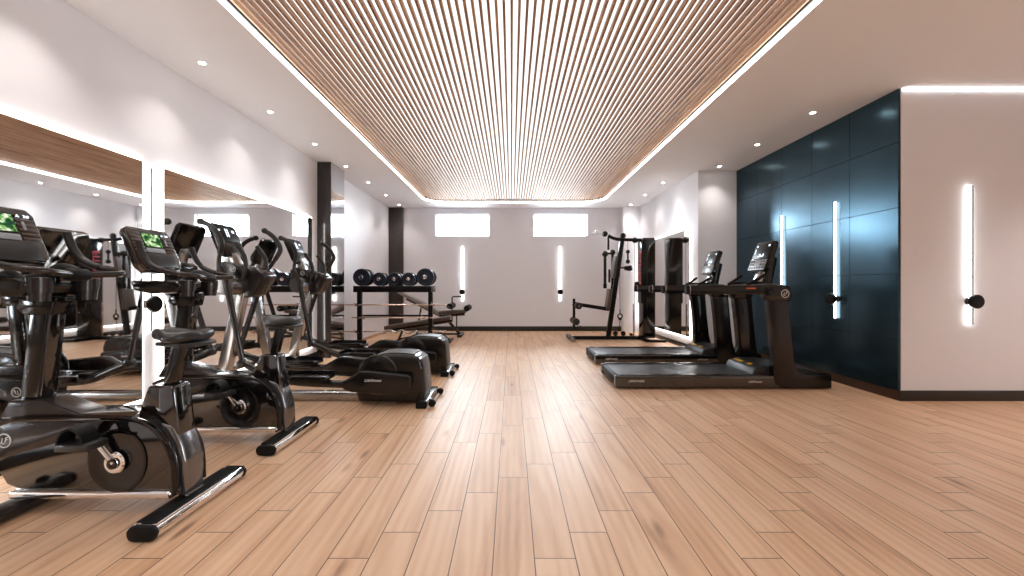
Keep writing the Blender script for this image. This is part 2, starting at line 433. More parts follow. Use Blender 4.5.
# ceiling with the rounded recess cut out; the recess walls rise to the added glowing panel
b = B(); t = bmesh.new()
outer = [(XL - .3, YBACK - .2), (XBAY + .2, YBACK - .2), (XBAY + .2, YB + .5), (XL - .3, YB + .5)]
inner = rrect(RX0, RX1, RY0, RY1, 0.5)
ed = []
for loop in (outer, inner):
    vs = [t.verts.new((p[0], p[1], H)) for p in loop]
    ed += [t.edges.new((vs[i], vs[(i + 1) % len(vs)])) for i in range(len(vs))]
bmesh.ops.triangle_fill(t, use_beauty=True, use_dissolve=False, edges=ed)
b._add(t)
b.loft([[(p[0], p[1], H) for p in inner], [(p[0], p[1], H + .13) for p in inner]])
# open the recess: drop the two caps the loft made
caps = [f for f in b.bm.faces if len(f.verts) > 20]
bmesh.ops.delete(b.bm, geom=caps, context='FACES')
b.box(XL - .3, XBAY + .2, YBACK - .2, YB + .5, H + .135, H + .30)
struct('ceiling', b, CEIL, sharp=30)

# walls (boxes behind their visible faces); the far wall leaves two window openings
WX = ((-1.854, -0.537), (0.537, 1.854)); WZ = (2.318, 2.855)
b = B()
b.box(XL - .3, XR2 + .3, YB, YB + .3, 0, WZ[0]); b.box(XL - .3, XR2 + .3, YB, YB + .3, WZ[1], H)
b.box(XL - .3, WX[0][0], YB, YB + .3, WZ[0], WZ[1]); b.box(WX[0][1], WX[1][0], YB, YB + .3, WZ[0], WZ[1]); b.box(WX[1][1], XR2 + .3, YB, YB + .3, WZ[0], WZ[1])
struct('wall_back', b, WALL)
struct('wall_left', B().box(XL - .3, XL, YBACK - .2, YB, 0, H), WALL)
# right side: white wall at the far end, return wall, panelled wall, wall of the side bay
struct('wall_right', B().prism([(XR2, YB), (XR2, YR), (XR + .01, YR), (XR + .01, YF), (XBAY + .2, YF), (XBAY + .2, YF + .3), (XR + .3, YF + .3), (XR + .3, YR + .3), (XR2 + .3, YR + .3), (XR2 + .3, YB)], 0, H, 'z'), WALL)
BWY, BWZ = (-3.5, -2.2), (0.85, 2.4)                    # unseen bay window, added for its daylight
b = B()
b.box(XBAY, XBAY + .2, YBACK, BWY[0], 0, H); b.box(XBAY, XBAY + .2, BWY[1], YF, 0, H)
b.box(XBAY, XBAY + .2, BWY[0], BWY[1], 0, BWZ[0]); b.box(XBAY, XBAY + .2, BWY[0], BWY[1], BWZ[1], H)
struct('wall_bay', b, WALL)
# blue panel cladding: five bays of five panels with shadow gaps
b = B()
zs = [0.094, 0.59, 1.22, 1.855, 2.485, 3.0]; ys = [3.84 + .552 * i for i in range(6)]
for i in range(5):
    for j in range(5):
        b.box(XR - .018, XR - .004, ys[i] + (0 if i == 0 else .002), ys[i + 1] - .002, zs[j] + (.002 if j else 0), zs[j + 1] - .002, .0012, 1)
struct('trim_1', b, CLAD, sharp=20)
struct('trim_7', B().box(XR - .0038, XR + .002, YF + .001, YR, .094, H), BLACKM)     # dark board behind the panel joints
struct('baseboard_right', B().box(XR - .012, XR + .01, YF, YR, 0, 0.092), BROWNBASE)
struct('baseboard_bay', B().box(XR - .012, XBAY, YF - .014, YF, 0, 0.10, .003), BLACKBASE)
struct('baseboard_back', B().box(XL, XR2, YB - .014, YB, 0, 0.115, .003), BLACKBASE)
struct('baseboard_end', B().box(XR2 - .014, XR2, YR, YB - .02, 0, 0.08, .003), BLACKBASE)
struct('baseboard_left', B().box(XL, XL + .014, YBACK, 6.1, 0, 0.10, .003), BLACKBASE)
struct('baseboard_oak', B().box(XL, XL + .012, 6.62, 9.68, 0, 0.05, .003), OAKBASE)
struct('trim_2', B().box(XL, -2.765, 6.12, 6.60, 0, H, .004), COLUMN)            # dark column in front of the left wall
struct('trim_6', B().box(-2.7655, -2.758, 6.125, 6.595, 0, H - .002, .002, 1), STEEL)    # polished sheet on its room side
struct('trim_3', B().box(XL, -2.63, 9.68, YB, 0, H, .004), COLUMN2)             # dark pilaster in the far left corner
struct('trim_4', B().box(2.67, XR2, 9.55, YB, 0, H, .004), WALL)                # white pier in the far right corner
# bright led line where ceiling meets the bay wall
led = struct('trim_5', B().box(XR + .02, XBAY, YF - .016, YF - .002, H - .026, H - .004, .002, 1), LEDB)

# solid wall behind the viewpoint
struct('wall_front', B().box(XL - .3, XBAY + .2, YBACK - .25, YBACK, 0, H), FRONTW)

def window(name, x0, x1, z0, z1, y, d):
    """frame and pane set back in the opening; d = +1 when outside lies towards +y"""
    f = B(); w = .016; ya, yb = sorted((y + d * .10, y + d * .14))
    f.box(x0, x0 + w, ya, yb, z0, z1, .004); f.box(x1 - w, x1, ya, yb, z0, z1, .004)
    f.box(x0 + w, x1 - w, ya, yb, z0, z0 + w, .004); f.box(x0 + w, x1 - w, ya, yb, z1 - w, z1, .004)
    o = struct(name, f, WFRAME)
    ym = (ya + yb) / 2
    struct('pane', B().box(x0 + w, x1 - w, ym - .003, ym + .003, z0 + w, z1 - w), GLASS, parent=o)
    li = bpy.data.lights.new('daylight_portal', 'AREA'); li.shape = 'RECTANGLE'; li.size = x1 - x0; li.size_y = z1 - z0
    li.cycles.is_portal = True
    lo = bpy.data.objects.new('daylight_portal', li); COL.objects.link(lo)
    lo.location = ((x0 + x1) / 2, y + d * .16, (z0 + z1) / 2)
    lo.rotation_euler = (math.radians(-90 * d), 0, 0) if d > 0 else (math.radians(90), 0, 0)
window('window_1', WX[0][0], WX[0][1], WZ[0], WZ[1], YB, 1)
window('window_2', WX[1][0], WX[1][1], WZ[0], WZ[1], YB, 1)

f = B(); w = .03; xa, xb = XBAY + .10, XBAY + .15
f.box(xa, xb, BWY[0], BWY[0] + w, BWZ[0], BWZ[1], .003).box(xa, xb, BWY[1] - w, BWY[1], BWZ[0], BWZ[1], .003)
f.box(xa, xb, BWY[0] + w, BWY[1] - w, BWZ[0], BWZ[0] + w, .003).box(xa, xb, BWY[0] + w, BWY[1] - w, BWZ[1] - w, BWZ[1], .003)
wb = struct('added_bay_window', f, WFRAME)  # window added out of view to light the room from the right
struct('pane', B().box(XBAY + .122, XBAY + .128, BWY[0] + w, BWY[1] - w, BWZ[0] + w, BWZ[1] - w), GLASS, parent=wb)
li = bpy.data.lights.new('daylight_portal', 'AREA'); li.shape = 'RECTANGLE'; li.size = BWZ[1] - BWZ[0]; li.size_y = BWY[1] - BWY[0]
li.cycles.is_portal = True
lo = bpy.data.objects.new('daylight_portal', li); COL.objects.link(lo)
lo.location = (XBAY + .17, sum(BWY) / 2, sum(BWZ) / 2); lo.rotation_euler = (0, math.radians(90), 0)

# ------------------------------------------------------------------ slatted ceiling
t = thing('slatted_ceiling_panel', 'oak slat ceiling panel with bright white gaps and rounded corners', 'ceiling panel', (0.05, 3.0, H))
b = B(); gap = .035; r = .47
x = RX0 + gap + .012
while x < RX1 - gap - .01:
    dx = max(0.0, (RX0 + gap + r) - x, x - (RX1 - gap - r))
    cut = r - math.sqrt(max(0, r * r - dx * dx))
    b.box(x - .0092, x + .0092, RY0 + gap + cut, RY1 - gap - cut, H + .046, H + .082)
    x += .0545
obj('slats', b, SLATM, t)
pr = rrect(RX0 + .004, RX1 - .004, RY0 + .004, RY1 - .004, .495)
obj('added_glow_panel', B().prism(pr, H + .115, H + .125, 'z'), ADDED_GLOW, t)  # added glow sheet, stands in for the lit white ceiling behind the slats
oa = rrect(RX0 + .002, RX1 - .002, RY0 + .002, RY1 - .002, .498); ia = rrect(RX0 + .010, RX1 - .010, RY0 + .010, RY1 - .010, .49)
b = B(); n = len(oa); tb = bmesh.new()
rg = [[tb.verts.new((p[0], p[1], z)) for p in L_] for L_, z in ((oa, H + .004), (oa, H + .040), (ia, H + .040), (ia, H + .004))]
for k in range(4):
    for i in range(n): tb.faces.new((rg[k][i], rg[k][(i + 1) % n], rg[(k + 1) % 4][(i + 1) % n], rg[(k + 1) % 4][i]))
b._add(tb)
obj('light_strip', b, LEDC, t)
ob_ = rrect(RX0 + .012, RX1 - .012, RY0 + .012, RY1 - .012, .488); ib = rrect(RX0 + .024, RX1 - .024, RY0 + .024, RY1 - .024, .476)
b = B(); tb = bmesh.new()
rg = [[tb.verts.new((p[0], p[1], z)) for p in L_] for L_, z in ((ob_, H + .042), (ob_, H + .085), (ib, H + .085), (ib, H + .042))]
for k in range(4):
    for i in range(n): tb.faces.new((rg[k][i], rg[k][(i + 1) % n], rg[(k + 1) % 4][(i + 1) % n], rg[(k + 1) % 4][i]))
b._add(tb)
obj('edge_rail', b, BLACKM, t)

# ------------------------------------------------------------------ downlights and added ceiling beams
def spot(x, y, w=SPOT_W, col=(1.0, 0.90, 0.82)):
    li = bpy.data.lights.new('downlight_or_added_beam', 'SPOT'); li.energy = w; li.color = col
    li.spot_size = math.radians(105); li.spot_blend = 0.9; li.shadow_soft_size = 0.035
    o = bpy.data.objects.new('downlight_or_added_beam', li); COL.objects.link(o); o.location = (x, y, H - .012)
def downlight(x, y, label):
    o = thing('ceiling_downlight', label, 'downlight', (x, y, H), 'recessed ceiling downlights')
    obj('trim_ring', B().lathe((x, y, H), (0, 0, -1), [(0.0005, .024), (0.0005, .040), (.004, .039), (.006, .033), (.003, .024)], 28), WFRAME, o)
    obj('lens', B().cyl((x, y, H - .002), (0, 0, 1), .024, .003, 0, 24), LEDD, o)
    spot(x, y)
    return o
ordn = ['nearest', 'second', 'third', 'fourth', 'fifth', 'sixth', 'seventh']
for i, y in enumerate((3.4, 4.36, 5.35, 6.35, 7.34, 8.36, 9.36)):
    downlight(-2.63, y, ['small round downlight nearest the viewer in the ceiling over the left mirrors',
        'second small round downlight from the viewer along the left ceiling edge',
        'third small round downlight along the left ceiling, just before the dark column',
        'small round downlight in the ceiling beside the mirror-finish dark column on the left',
        'third small round downlight from the far end along the left ceiling edge',
        'second small round downlight from the far end along the left ceiling edge',
        'small round downlight over the far left corner pilaster'][i])
for y in (2.4, 1.4, 0.4): spot(-2.63, y)  # added beams out of view, carrying on the left row without fixtures
for i, y in enumerate((4.38, 5.37, 6.35)):
    downlight(3.30, y, ['small round downlight nearest the viewer in front of the blue panel wall',
        'middle one of three small round downlights before the blue panel wall',
        'small round downlight by the white return wall at the far end of the blue panels'][i])
for i, y in enumerate((7.36, 8.35, 9.36)):
    downlight(2.79, y, ['small round downlight over the near end of the right-hand mirror',
        'small round downlight over the middle of the white far right wall',
        'small round downlight by the white pier in the far right corner'][i])
for y in (2.6, 0.6, -1.4): spot(5.2, y, 55, (1.0, 0.93, 0.90))  # added spots without fixtures, to brighten the bay wall

# ------------------------------------------------------------------ mirrors with led frames
def mirror(label, side, x, y0, y1, z0, z1):
    """side=+1: hangs on a wall whose face looks to +x"""
    o = thing('backlit_wall_mirror', label, 'mirror', (x, (y0 + y1) / 2, z0), 'backlit wall mirrors')
    a, c = sorted((x + side * .026, x + side * .034))
    obj('mirror_glass', B().box(a, c, y0, y1, z0, z1, .001, 1), MIRROR, o)
    f = B(); e = .014; i_ = .03; a, c = sorted((x + side * .006, x + side * .024))
    f.box(a, c, y0 - e, y0 + i_, z0 - e, z1 + e); f.box(a, c, y1 - i_, y1 + e, z0 - e, z1 + e)
    f.box(a, c, y0 + i_, y1 - i_, z0 - e, z0 + i_); f.box(a, c, y0 + i_, y1 - i_, z1 - i_, z1 + e)
    obj('light_frame', f, LEDW, o)
    k, l = sorted((x, x + side * .006))
    obj('backing_board', B().box(k, l, y0 + .05, y1 - .05, z0 + .05, z1 - .05), GREYP, o)
mirror('tall backlit mirror behind the nearest exercise bike on the left wall', 1, XL, 0.58, 3.19, .20, 2.10)
mirror('backlit mirror on the left wall between the linear lamp and the dark column', 1, XL, 3.385, 5.90, .20, 2.10)
mirror('backlit mirror on the white far right wall behind the treadmills', -1, XR2, 6.85, 9.42, .22, 2.085)

# ------------------------------------------------------------------ linear wall lamps
def wall_lamp(label, p, n, tdir, front=True):
    """p: point on the wall at floor level; n: wall normal; tdir: along the wall"""
    p, n, u = V(p), V(n), V(tdir); z = V((0, 0, 1))
    o = thing('linear_wall_lamp', label, 'wall lamp', p, 'linear wall lamps')
    zk = .955
    obj('light_bar', B().frame(p, u, z, n, (-.013, .013), (.735, 2.06), (.010, .030), .004), LEDL, o)
    obj('front_bar', B().frame(p, u, z, n, (-.0025, .0025), (.735, 2.06), (.0305, .042), .0006, 1), BLACKM, o)
    obj('wall_mount', B().lathe(p + z * zk, n, [(0, 0), (0, .036), (.010, .038), (.014, .030), (.050, .028), (.050, 0)], 28), BRONZE, o)
    obj('knob', B().lathe(p + z * zk, n, [(.051, 0), (.051, .060), (.055, .066), (.078, .066), (.083, .061), (.085, .045), (.085, 0)], 32), BLACKM, o)
wall_lamp('glowing linear lamp on the white bay wall at the right edge', (4.385, YF, 0), (0, -1, 0), (1, 0, 0))
wall_lamp('nearer of two linear lamps on the blue panel wall', (XR - .018, 4.57, 0), (-1, 0, 0), (0, -1, 0))
wall_lamp('linear lamp on the blue panel wall, behind the near treadmill console', (XR - .018, 5.475, 0), (-1, 0, 0), (0, -1, 0))
wall_lamp('linear lamp on the left wall, in the gap between two backlit mirrors', (XL, 3.26, 0), (1, 0, 0), (0, 1, 0))
wall_lamp('left one of two linear lamps on the far wall, above the benches', (-1.196, YB, 0), (0, -1, 0), (1, 0, 0))
wall_lamp('right one of two linear lamps on the far wall, beside the multi gym', (1.184, YB, 0), (0, -1, 0), (1, 0, 0))

# ------------------------------------------------------------------ emblem: letters L and F in a ring
def emblem(c, u, v, R, m, parent, ext=.0012):
    n = V(u).cross(V(v))
    b = B().ring(c, n, R, R * .09, 28, 6)
    b.text('L', R * 1.25, V(c) - V(u) * R * .28 - V(v) * R * .12, u, v, .25, ext)
    b.text('F', R * 1.25, V(c) + V(u) * R * .28 + V(v) * R * .08, u, v, .25, ext)
    return obj('emblem', b, m, parent)

# ------------------------------------------------------------------ upright exercise bike (built where the nearest one stands)
def make_bike():
    Y = 2.015
    o = thing('exercise_bike', 'nearest upright exercise bike, at the left edge, with chrome rear stabilizer bar', 'exercise bike', (-1.95, Y, 0), 'upright exercise bikes')
    # stabilizers
    sec = [(-.060, .030), (-.052, .010), (-.03, .004), (.03, .004), (.052, .010), (.060, .030), (.060, .045), (.045, .066), (-.045, .066), (-.060, .048)]
    st = obj('rear_stabilizer', B().prism([(x - 1.575, z) for x, z in sec], Y - .275, Y + .275, 'y', .003), CHROME, o)
    obj('pad', B().box(-1.628, -1.538, Y - .262, Y + .262, .0645, .0695, .002), RUBBER, st)
    for s in (-1, 1):
        obj('end_cap', B().prism([(x * 1.04 - 1.575, .002 + (z - .004) * 1.05) for x, z in sec], Y + s * .275, Y + s * .30, 'y', .006), RUBBER, st)
    fs = obj('front_stabilizer', B().prism([(x * .9 - 2.40, z) for x, z in sec], Y - .255, Y + .255, 'y', .003), GREY, o)
    for s in (-1, 1):
        obj('wheel', B().cyl((-2.47, Y + s * .20, .04), (0, 1, 0), .039, .03, .006, 24), RUBBER, fs)
        obj('end_cap', B().prism([(x * .94 - 2.40, .002 + (z - .004) * 1.05) for x, z in sec], Y + s * .255, Y + s * .275, 'y', .006), RUBBER, fs)
    obj('frame_rail', B().box(-2.42, -1.60, Y - .10, Y - .045, .078, .118, .014, 3).box(-2.42, -1.60, Y + .045, Y + .10, .078, .118, .014, 3), CHROME, o)
    # main shroud
    side = [(-2.50, .24), (-2.535, .36), (-2.50, .43), (-2.40, .470), (-2.20, .476), (-2.0, .478), (-1.83, .474), (-1.74, .452), (-1.67, .405), (-1.62, .335), (-1.592, .25), (-1.585, .11), (-2.36, .11), (-2.44, .14)]
    sh = obj('shroud', B().prism(side, Y - .088, Y + .088, 'y', .020, 3, 10), SHROUD, o)
    # raised rim that follows the top edge of the shroud
    rim = [V((x, 0, z)) for x, z in side[2:12]]
    b = B()
    for s in (-1, 1): b.tube([p + V((0, Y + s * .090, -.012)) for p in rim], .011, 10, 3)
    obj('shroud_rim', b, BLACK, sh)
    # rear tail that drops on to the stabilizer
    obj('tail', B().prism([(-1.70, .44), (-1.62, .42), (-1.578, .33), (-1.556, .24), (-1.558, .07), (-1.60, .07), (-1.625, .24), (-1.66, .34)], Y - .062, Y + .062, 'y', .016, 3, 12), GREYL, o)
    for s in (-1, 1):
        yy = Y + s * .0885
        obj('side_cover', B().prism([(-2.515, .37), (-2.48, .425), (-2.38, .452), (-2.15, .455), (-2.04, .445), (-2.04, .40), (-2.20, .345), (-2.40, .29), (-2.475, .255), (-2.505, .28)], min(yy, yy + s * .008), max(yy, yy + s * .008), 'y', .003), GREY, sh)
        obj('crank_cover', B().lathe((-1.885, yy, .262), (0, s, 0), [(0, .155), (.006, .152), (.008, .140), (.005, .132), (.007, .06), (.007, 0)], 48), BLACK, sh)
    emblem((-2.432, Y - .0985, .362), (1, 0, 0), (0, 0, 1), .032, WHITEL, sh)
    # crank with two pedals
    cr = obj('crank', B().lathe((-1.885, Y, .262), (0, 1, 0), [(-.125, 0), (-.125, .020), (-.120, .024), (-.120, .046), (-.112, .052), (-.104, .050), (-.10, .02), (.10, .02), (.104, .050), (.112, .052), (.120, .046), (.125, .02), (.125, 0)], 32)
             .tube([(-1.885, Y - .118, .262), (-1.985, Y - .122, .392)], [.019, .013], 12, 0, ((0, 1, 0), .6)).tube([(-1.885, Y + .118, .262), (-1.785, Y + .122, .132)], [.019, .013], 12, 0, ((0, 1, 0), .6)), CHROME, o)
    obj('hub_cap', B().lathe((-1.885, Y - .125, .262), (0, -1, 0), [(0, .026), (.006, .024), (.006, .012), (.002, .011), (.002, 0)], 24), BLACK, cr)
    for s, px, pz in ((-1, -1.955, .378), (1, -1.785, .132)):
        y0, y1 = sorted((Y + s * .135, Y + s * .235))
        pd = obj('pedal', B().box(px - .085, px + .065, y0, y1, pz - .018, pz + .016, .007), GREYP, o)
        arch = [(px - .030 + .060 * math.cos(math.radians(a)), 0, pz + .012 + .075 * math.sin(math.radians(a))) for a in range(0, 181, 20)]
        ring = [[(x, y0 + .012, z), (x, y1 - .012, z), (px - .030 + (x - px + .030) * .86, y1 - .012, pz + .012 + (z - pz - .012) * .86), (px - .030 + (x - px + .030) * .86, y0 + .012, pz + .012 + (z - pz - .012) * .86)] for x, _, z in arch]
        obj('toe_strap', B().loft(ring), RUBBER, pd)
    # seat
    obj('seat_housing', B().prism([(-1.825, .47), (-1.768, .612), (-1.622, .612), (-1.594, .37), (-1.63, .34), (-1.70, .42)], Y - .055, Y + .055, 'y', .012, 3), SHROUD, o)
    obj('seat_post', B().prism([(-1.712, .60), (-1.652, .60), (-1.594, .825), (-1.654, .825)], Y - .03, Y + .03, 'y', .010, 3), BLACK, o)
    rings = []
    N = 19
    for i in range(N):
        s = .5 - .5 * math.cos(math.pi * (.02 + .96 * i / (N - 1))); x = -1.776 + .258 * s
        f = (1 - abs(2 * s - 1) ** 5) ** .5
        w = (.055 + .085 / (1 + math.exp(-(s - .42) * 10))) * f
        top = .890 + .009 * math.cos(2 * math.pi * (s - .12)); bot = .832 - .012 * s
        hm = (top - bot) / 2 * f ** .8; rg = []
        for k in range(24):
            a = 2 * math.pi * k / 24; ca, sa = math.cos(a), math.sin(a)
            rg.append((x, Y + w * math.copysign(abs(ca) ** .8, ca), (top + bot) / 2 + hm * math.copysign(abs(sa) ** .8, sa) - (.010 if sa > 0 else 0) * sa * math.exp(-(ca * 3) ** 2)))
        rings.append(rg)
    sd = obj('saddle', B().loft(rings), LEATHER, o, sharp=60)
    obj('saddle_base', B().prism([(-1.74, Y - .04), (-1.56, Y - .10), (-1.50, Y - .07), (-1.50, Y + .07), (-1.56, Y + .10), (-1.74, Y + .04)], .806, .826, 'z', .006), GREYP, sd)
    # mast
    obj('mast_base', B().prism([(-2.50, .455), (-2.45, .545), (-2.29, .545), (-2.06, .462)], Y - .070, Y + .070, 'y', .014, 3), GREY, o)
    obj('mast', B().prism([(-2.435, .53), (-2.335, .53), (-2.275, 1.06), (-2.375, 1.06)], Y - .040, Y + .040, 'y', .012, 3), BLACK, o)
    obj('mast_trim', B().prism([(-2.341, .545), (-2.329, .545), (-2.270, 1.04), (-2.282, 1.04)], Y - .034, Y + .034, 'y', .003), SHROUD, o)
    # dash with cup holders
    obj('dash', B().prism([(-2.60, 1.14), (-2.58, 1.075), (-2.48, 1.050), (-2.27, 1.055), (-2.25, 1.120), (-2.30, 1.140)], Y - .165, Y + .165, 'y', .016, 3), BLACK, o)
    obj('neck', B().prism([(-2.42, 1.05), (-2.44, .99), (-2.40, .96), (-2.26, .96), (-2.24, 1.05)], Y - .050, Y + .050, 'y', .010), BLACK, o)
    for s in (-1, 1):
        obj('cup_holder', B().lathe((-2.255, Y + s * .105, 1.03), (0, 0, 1), [(0, 0), (0, .040), (.040, .042), (.042, .048), (.112, .051), (.115, .044), (.06, .040), (.06, 0)], 32), GREY, o)
    # console
    O = V((-2.50, Y, 1.208)); v = V((-.13, 0, .31)).normalized(); u = V((0, 1, 0)); n = u.cross(v)
    cs = obj('console', B().prism([(-.135, 0), (-.175, .05), (-.175, .30), (-.15, .335), (.15, .335), (.175, .30), (.175, .05), (.135, 0)], -.055, 0, 'z', .010, 3), SHROUD, o)
    def map_frame(ob):                                     # the console was drawn flat: tilt it into its place
        for vt in ob.data.vertices:
            c = vt.co + root_of(ob).location
            vt.co = O + u * c.x + v * c.y + n * c.z - root_of(ob).location
    map_frame(cs)
    for a0, a1 in ((-.165, -.082), (.082, .165)):
        kb = obj('rib_backing', B().frame(O, u, v, n, (a0, a1), (.148, .298), (0, .0015), .0005), SHROUD, cs)
        for k in range(6): obj('reflection_rib', B().frame(O, u, v, n, (a0, a1), (.150 + .026 * k, .164 + .026 * k), (.001, .005), .002), BROWNV, cs)  # raised brown ribs drawn for striped reflections on the console face
    obj('screen', B().frame(O, u, v, n, (-.068, .068), (.192, .290), (.0005, .003)), SCREEN, cs)
    obj('screen_bezel', B().frame(O, u, v, n, (-.076, .076), (.184, .298), (-.002, .0008), .0005), BLACK, cs)
    obj('keypad', B().frame(O, u, v, n, (-.074, .074), (.145, .178), (0, .003), .001), KEYS, cs)
    obj('lower_panel', B().frame(O, u, v, n, (-.135, .135), (.028, .138), (0, .002), .001), GREYP, cs)
    obj('reading_ledge', B().frame(O, u, v, n, (-.12, .12), (.012, .024), (0, .028), .004), BLACK, cs)
    obj('lit_digits', B().text('3:0', .022, O + u * .13 + v * .285 + n * .0055, u, v), DIGIT, cs)
    obj('lit_digits', B().text('A', .022, O + u * .092 + v * .285 + n * .0055, u, v), DIGIT, cs)
    obj('slider', B().frame(O, u, v, n, (.098, .112), (.205, .255), (.004, .0065), .001), KEYS, cs)
    # handlebar: grip, sweep, tip and return to the middle on both sides
    half = [(-2.485, .220, 1.400), (-2.455, .224, 1.315), (-2.40, .227, 1.245), (-2.31, .228, 1.205), (-2.21, .222, 1.185), (-2.150, .195, 1.175), (-2.135, .155, 1.168), (-2.16, .085, 1.163), (-2.19, 0, 1.160)]
    full = [(x, Y - y, z) for x, y, z in half] + [(x, Y + y, z) for x, y, z in half[-2::-1]]
    hb = obj('handlebar', B().tube(full, .0165, 14, 5), GREY, o)
    for s in (-1, 1): obj('grip', B().tube([(x, Y + s * y, z) for x, y, z in half[:4]], .0195, 14, 5), GRIP, hb)
    obj('handlebar_stem', B().tube([(-2.36, Y, 1.12), (-2.27, Y, 1.185), (-2.19, Y, 1.165)], [.035, .034, .030], 14, 5).cyl((-2.19, Y, 1.160), (0, 1, 0), .030, .10, .008, 24), RUBBER, o)
    # the rear end sits a little further forward than drawn
    for ob in [c for c in o.children_recursive]:
        for vt in ob.data.vertices:
            X = vt.co.x + o.location.x
            if X > -1.885: vt.co.x -= (.018 if vt.co.z < .075 else .035) * min(1, (X + 1.885) / .25)
    return o
bike = make_bike()
dup(bike, (0, .87, 0), 'upright exercise bike behind the nearest one, second from the viewer')

# ------------------------------------------------------------------ elliptical trainer (built where the nearer one stands)
def make_elliptical():
    Y = 3.86
    o = thing('elliptical_trainer', 'nearer elliptical trainer, its rear housing beside the second exercise bike', 'elliptical trainer', (-1.8, Y, 0), 'elliptical trainers')
    # base
    obj('base_rail', B().box(-2.80, -1.30, Y - .05, Y + .05, .012, .095, .026, 3), SILVER, o)
    rs = obj('rear_stabilizer', B().box(-.855, -.765, Y - .255, Y + .255, .006, .062, .010, 3), SILVER, o)
    for s in (-1, 1):
        obj('end_cap', B().box(-.858, -.762, Y + s * .268 - .016, Y + s * .268 + .016, .002, .066, .008), RUBBER, rs)
        obj('wheel', B().cyl((-.725, Y + s * .205, .034), (0, 1, 0), .033, .034, .006, 24), RUBBER, rs)
    obj('wheel_axle', B().cyl((-.725, Y, .034), (0, 1, 0), .008, .39, 0, 12).box(-.77, -.72, Y - .10, Y - .085, .026, .042).box(-.77, -.72, Y + .085, Y + .10, .026, .042), CHROME, rs)
    fs = obj('front_stabilizer', B().box(-2.80, -2.71, Y - .26, Y + .26, .006, .062, .010, 3), GREY, o)
    for s in (-1, 1): obj('end_cap', B().box(-2.803, -2.707, Y + s * .272 - .016, Y + s * .272 + .016, .002, .066, .008), RUBBER, fs)
    # rear drive housing
    side = [(-1.42, .03), (-1.45, .16), (-1.42, .29), (-1.36, .385), (-1.26, .448), (-1.14, .470), (-1.00, .468), (-.90, .458), (-.845, .425), (-.822, .34), (-.806, .12), (-.83, .03)]
    hs = obj('drive_housing', B().prism(side, Y - .165, Y + .165, 'y', .028, 3, 8), SHROUD2, o)
    obj('top_cover', B().loft([[(x, Y - .120, z + .002), (x, Y + .120, z + .002), (x, Y + .120, z + .008), (x, Y - .120, z + .008)] for x, z in [(-1.30, .430), (-1.22, .461), (-1.14, .472), (-1.0, .470), (-.91, .460)]]), GREYT, hs)
    obj('rear_cover', B().prism([(-.85, .424), (-.835, .424), (-.812, .34), (-.795, .12), (-.81, .06), (-.83, .06)], Y - .125, Y + .125, 'y', .006), GREYT, hs)
    for s in (-1, 1):
        obj('crank_disc', B().lathe((-1.23, Y + s * .165, .285), (0, s, 0), [(0, .182), (.014, .180), (.020, .170), (.024, .10), (.025, 0)], 48), SHROUD2, hs)
        obj('disc_trim', B().ring((-1.23, Y + s * .181, .285), (0, 1, 0), .180, .005, 48, 6), GREYL, hs)
    # left and right foot assemblies; the far one is half a turn ahead
    prof = [(-1.53, .215), (-1.515, .245), (-1.36, .335), (-1.30, .340), (-.93, .302), (-.905, .285), (-.905, .175), (-.93, .150), (-1.02, .118), (-1.44, .148), (-1.515, .175)]
    for s, dx, dz in ((-1, 0, 0), (1, -.40, .045)):
        y0, y1 = sorted((Y + s * .20, Y + s * .275))
        cv = obj('foot_arm_cover', B().prism([(x + dx, z + dz) for x, z in prof], y0, y1, 'y', .016, 3, 12), SHROUD2, o)
        if s < 0:
            obj('lettering', B().text('LifeFitness', .036, (-1.245, y0 - .0005, .255), (1, 0, 0), (0, 0, 1), .45), WHITEL, cv)
        jx = -2.43 if s < 0 else -2.80
        ym = Y + s * .245
        obj('foot_arm', B().tube([(jx, ym, .405 + dz * .4), (jx + .16, ym, .335 + dz * .6), (-2.02 + dx * .85, ym, .245 + dz), (-1.50 + dx, ym, .215 + dz)], [.030, .034, .036, .036], 12, 4, ((0, 1, 0), .75)), GREY, o)
        pm = (-2.06 + dx * .85, -1.63 + dx * .85); pz = .262 + dz
        pd = obj('foot_pedal', B().box(pm[0], pm[1], ym - .085, ym + .085, pz, pz + .022, .008), BLACK, o)
        obj('tread', B().box(pm[0] + .03, pm[1] - .03, ym - .068, ym + .068, pz + .021, pz + .027, .003), GREYL, pd)
        rb = B(); hz = .062
        rb.prism([(pm[0], pz), (pm[0] - .008, pz + hz), (pm[0] + .015, pz + hz), (pm[0] + .02, pz)], ym - .085, ym + .085, 'y', .004)
        rb.box(pm[0], pm[1], ym + .075, ym + .088, pz, pz + hz, .005).box(pm[0], pm[1] - .02, ym - .088, ym - .075, pz, pz + .038, .005)
        obj('pedal_rim', rb, BLACK, pd)
        obj('pedal_bracket', B().box(pm[0] + .08, pm[1] - .06, ym - .045, ym + .045, pz - .03, pz + .004, .008), BLACK, o)
        # swing arm: link below the pivot, handle above it
        pv = V((-2.575, ym, 1.12)); jt = V((jx, ym, .405 + dz * .4))
        obj('swing_link', B().tube([pv, pv.lerp(jt, .5), jt], [.030, .027, .026], 12, 3, ((0, 1, 0), .7)).cyl(jt, (0, 1, 0), .036, .075, .006, 20), GREY, o)
        if s < 0: hp = [(-2.575, 1.12), (-2.60, 1.20), (-2.635, 1.29), (-2.620, 1.40), (-2.598, 1.505), (-2.65, 1.60), (-2.72, 1.655), (-2.79, 1.682)]
        else: hp = [(-2.575, 1.12), (-2.54, 1.20), (-2.50, 1.275), (-2.44, 1.37), (-2.392, 1.475), (-2.43, 1.56), (-2.485, 1.63), (-2.545, 1.672)]
        yo = [0, 0, .01, .02, .035, .045, .035, .02]
